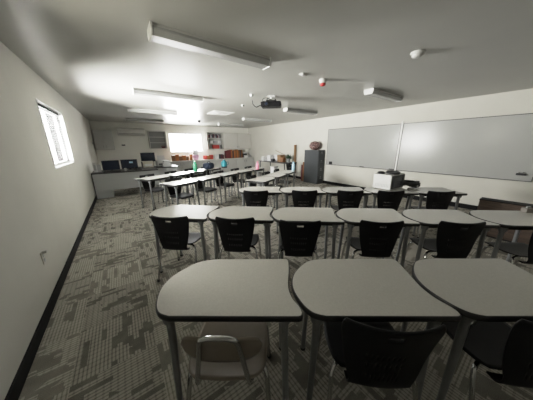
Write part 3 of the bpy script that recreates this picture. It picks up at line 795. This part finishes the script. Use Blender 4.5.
MB().lathe([(.026, 0), (.034, .08), (.031, .08), (.024, .008)], 16).build('bowl', M['paper'], t, smooth=True)
MB().tube([(.032+.022*math.sin(a*PI/6), 0, .04+.022*math.cos(a*PI/6)) for a in range(7)], .004, 6).build('handle', M['paper'], t)
t = thing('office_phone', 'dark desk phone near the right end of the computer desk', 'phone', (.40, 7.60, DT), .2)
MB().add([(-.09, -.1, 0), (.09, -.1, 0), (.09, .1, 0), (-.09, .1, 0), (-.09, -.1, .02), (.09, -.1, .02), (.09, .1, .06), (-.09, .1, .06)], [(0, 3, 2, 1), (4, 5, 6, 7), (0, 1, 5, 4), (1, 2, 6, 5), (2, 3, 7, 6), (3, 0, 4, 7)]).build('base', M['black'], t, bevel=.004)
MB().tube(catmull([(-.06, -.09, .045), (-.06, -.05, .06), (-.06, .04, .075), (-.06, .09, .075)], 4), .016, 8).build('handset', M['cab_dark'], t, smooth=True)

# side desk behind it
t = thing('side_desk', 'dark side desk behind the computer desk', 'desk', (1.15, 8.72, 0))
B('desktop', (0, 0, .73), (1.30, .80, .03), M['desk_top'], t)
for sx in (-1, 1): B('side_panel', (sx*.62, 0, .357), (.03, .74, .714), M['panel_grey'], t)
B('front_panel', (0, -.34, .45), (1.2, .02, .5), M['panel_grey'], t)
monitor(.86, 8.85, .745, .47, .33, .05, 'black monitor on the dark side desk', .19)
t = thing('printer', 'cream box-shaped printer on the side desk before the black monitor', 'printer', (.78, 8.52, .7475), .03)
B('case', (0, 0, .115), (.36, .3, .22), M['cream'], t, bevel=.015); B('front_slot', (0, -.152, .10), (.24, .006, .08), M['paper'], t, bevel=.002)
for sx in (-1, 1): B('side_cheek', (sx*.175, -.005, .11), (.02, .3, .225), M['cab_dark'], t, bevel=.004)
t = thing('printer', 'white desktop printer with open tray on the side desk', 'printer', (1.30, 8.80, .745))
B('case', (0, 0, .12), (.40, .34, .22), M['paper'], t, bevel=.02); B('paper_tray', (0, .12, .30), (.26, .02, .20), M['paper'], t); B('output_slot', (0, -.172, .09), (.28, .006, .05), M['cab_dark'], t, bevel=.001)
t = thing('paper_stack', 'slumped stack of white papers on the side desk nearest the counter', 'papers', (1.40, 8.47, .745))
for k in range(4): B('sheaf', (.012*math.sin(k*3), .01*math.cos(k*2), .03+.055*k), (.30-.03*k, .24, .052), M['paper'], t, rz=.12*math.sin(k*5), bevel=.003)

# ------------------------------------------------------------------ bottles and bags on the far rows
def bottle(x, y, h, r, m, capm, lab, name='water_bottle'):
    t = thing(name, lab, 'bottle', (x, y, TH))
    MB().lathe([(r*.9, 0), (r, .015), (r, h*.66), (r*.75, h*.78), (r*.5, h*.83)], 20).build('body', M[m], t, smooth=True)
    MB().lathe([(r*.56, h*.83), (r*.56, h*.97), (r*.4, h)], 16).build('cap', M[capm], t, smooth=True)
    MB().tube([(r*.5*math.cos(a*PI/6), 0, h*.97+r*.5*math.sin(a*PI/6)) for a in range(7)], .007, 6).build('carry_loop', M[capm], t)
    return t
bottle(1.83, 6.32, .30, .065, 'green', 'green', 'green plastic bottle on the farthest left row table')
bottle(3.58, 5.50, .24, .05, 'pink', 'pink', 'pink bottle at the right end of the long row')
bottle(4.30, 4.58, .25, .05, 'lightblue', 'lightblue', 'pale blue bottle at the far end of the short row')
t = thing('water_jug', 'teal water jug with black base on the farthest left row', 'jug', (2.93, 6.64, TH))
MB().lathe([(.095, 0), (.10, .02), (.10, .05)], 20).build('base', M['black'], t, smooth=True)
MB().lathe([(.10, .05), (.105, .12), (.10, .20), (.07, .23)], 20).build('body', M['teal'], t, smooth=True)
MB().lathe([(.05, .23), (.05, .265), (.03, .275)], 16).build('lid', M['teal'], t, smooth=True)
MB().tube(catmull([(.098, 0, .19), (.15, 0, .19), (.155, 0, .11), (.10, 0, .09)], 5), .011, 8).build('handle', M['teal'], t, smooth=True)
t = thing('backpack', 'dark navy backpack lying on the farthest left row table', 'backpack', (2.36, 6.62, TH), .5)
def bp(u, v):
    a = 2*PI*u; ph = PI*(v-.5); sx = abs(math.cos(ph))**.5
    return (.20*sx*math.copysign(abs(math.cos(a))**.7, math.cos(a)), .13*sx*math.copysign(abs(math.sin(a))**.7, math.sin(a)), .105+.105*math.copysign(abs(math.sin(ph))**.7, math.sin(ph)))
MB().grid(bp, 24, 12).build('body', M['navy'], t, smooth=True)
B('pocket', (0, -.125, .09), (.22, .05, .11), M['navy'], t, bevel=.02)
MB().tube(catmull([(-.08, -.02, .20), (-.04, -.02, .245), (.04, -.02, .245), (.08, -.02, .20)], 4), .01, 8).build('strap', M['black'], t)

# ------------------------------------------------------------------ side table by the right wall with clutter
t = thing('craft_table', 'dark topped table of clutter against the right wall', 'table', (6.04, 7.60, 0))
B('tabletop', (0, 0, .735), (.70, 2.0, .03), M['desk_top'], t)
for sx in (-1, 1):
    for sy in (-1, 1): MB().tube([(sx*.31, sy*.93, .72), (sx*.32, sy*.94, 0)], .02, 10).build('leg', M['black'], t, smooth=True)
carton(5.92, 8.40, .75, (.3, .22, .20), M['paper'], 'white box at the left end of the dark clutter table')
carton(6.05, 8.05, .75, (.32, .28, .27), M['paper'], 'large white box second from left on the dark clutter table')
carton(6.22, 7.72, .75, (.30, .25, .31), M['paper'], 'tall white box in the middle of the dark clutter table')
carton(5.90, 7.72, .75, (.14, .14, .12), M['black'], 'small black box before the white boxes on the clutter table')
carton(6.12, 7.38, .75, (.26, .24, .30), M['tubewood'], 'tan cardboard box right of the white boxes')
carton(6.02, 7.12, .75, (.16, .18, .2), M['brown'], 'brown cardboard box beside the potted plant')
t = thing('wooden_stick', 'thin brown stick slanting across the top of the cardboard boxes', 'stick', (6.20, 7.55, 1.09))
MB().tube([(0, .35, .16), (0, -.28, -.01)], [.008, .010], 8).build('shaft', M['tubewood'], t, smooth=True)
MB().tube([(0, -.28, -.01), (0, -.31, -.018)], .014, 8).build('knob', M['brown'], t, smooth=True)
t = thing('potted_plant', 'small dark green plant in a grey pot on the clutter table', 'plant', (6.12, 6.86, .75))
MB().lathe([(.06, 0), (.085, .16), (.09, .17), (.078, .17), (.07, .12)], 18).build('pot', M['soil_pot'], t, smooth=True)
mb = MB(); rr = random.Random(5)
for k in range(34):
    a = rr.random()*2*PI; e = .25+rr.random()*1.1; l = .13+.10*rr.random(); w_ = .03
    d = Vector((math.cos(a)*math.cos(e), math.sin(a)*math.cos(e), math.sin(e))); s_ = Vector((-math.sin(a), math.cos(a), 0))
    p0 = Vector((0, 0, .12)); p1 = p0+d*l*.55; p2 = p0+d*l+Vector((0, 0, .05)); 
    mb.add([p0, p1+s_*w_, p2, p1-s_*w_], [(0, 1, 2, 3)])
mb.build('foliage', M['leaf'], t)
q = R_(math.radians(-30), (0, .262))
chair((5.62+q[0], 6.12+q[1], 0), math.radians(-30), 'black student chair standing before the clutter table, near the cardboard tube', 'chairs beyond the short row')
t = thing('cardboard_tube', 'tall brown cardboard tube standing against the right wall', 'tube', (6.455, 6.80, 0))
MB().tube([(0, 0, .0), (0, 0, 1.47)], .055, 16).build('tube_body', M['tubewood'], t, smooth=True); MB().tube([(0, 0, 1.47), (0, 0, 1.50)], .057, 16).build('end_cap', M['brown'], t, smooth=True)
def bin_(x, y, h, lab):
    t = thing('storage_bin', lab, 'bin', (x, y, 0), .2)
    MB().prism([(-.14, -.11), (.14, -.11), (.14, .11), (-.14, .11)], 0, h-.03).build('tub', M['paper'], t, bevel=.02)
    B('rim', (0, 0, h-.015), (.31, .25, .03), M['white_metal'], t, bevel=.008)
bin_(5.35, 6.90, .62, 'white storage bin on the floor before the clutter table')
bin_(4.05, 5.95, .60, 'white storage bin on the floor beyond the short row')
t = thing('poster_roll', 'brown and tan rolled posters standing left of the filing cabinet', 'posters', (6.25, 6.05, 0))
for k, (dx, dy, h, m) in enumerate(((0, 0, .80, 'brown'), (.07, .05, .74, 'tubewood'), (.02, .10, .68, 'maroon'))):
    MB().tube([(dx, dy, 0), (dx+.01, dy, h)], .035, 12).build('roll', M[m], t, smooth=True)

# ------------------------------------------------------------------ camera
cam = bpy.data.cameras.new('camera'); co = bpy.data.objects.new('camera', cam); C.objects.link(co); sc.camera = co
cam.sensor_width = 36; cam.sensor_fit = 'HORIZONTAL'; cam.lens = 200.43/533*36; cam.clip_start = .02; cam.clip_end = 100
yaw, pitch, roll = math.radians(35.511), math.radians(-15.308), math.radians(-.485)
fwd = Vector((math.sin(yaw)*math.cos(pitch), math.cos(yaw)*math.cos(pitch), math.sin(pitch)))
r0 = Vector((math.cos(yaw), -math.sin(yaw), 0)); u0 = r0.cross(fwd)
rt = math.cos(roll)*r0+math.sin(roll)*u0; up = math.cos(roll)*u0-math.sin(roll)*r0
co.matrix_world = Matrix(((rt.x, up.x, -fwd.x, 0), (rt.y, up.y, -fwd.y, 0), (rt.z, up.z, -fwd.z, 1.5), (0, 0, 0, 1)))
sc.view_settings.view_transform = 'Standard'
sc.view_settings.look = 'None'
sc.view_settings.exposure = 0
# camera response: straight through the mid-tones, soft shoulder in the highlights
sc.view_settings.use_curve_mapping = True
cm = sc.view_settings.curve_mapping
GAIN = 5.9
cm.white_level = (4/GAIN, 4/GAIN, 4/GAIN); cm.clip_max_x = 1; cm.clip_max_y = 1; cm.use_clip = True
cv = cm.curves[3]
for x, y in ((.05, .205), (.10, .41), (.14, .545), (.19, .665), (.27, .775), (.40, .87), (.65, .955)): cv.points.new(x, y)
cm.update()
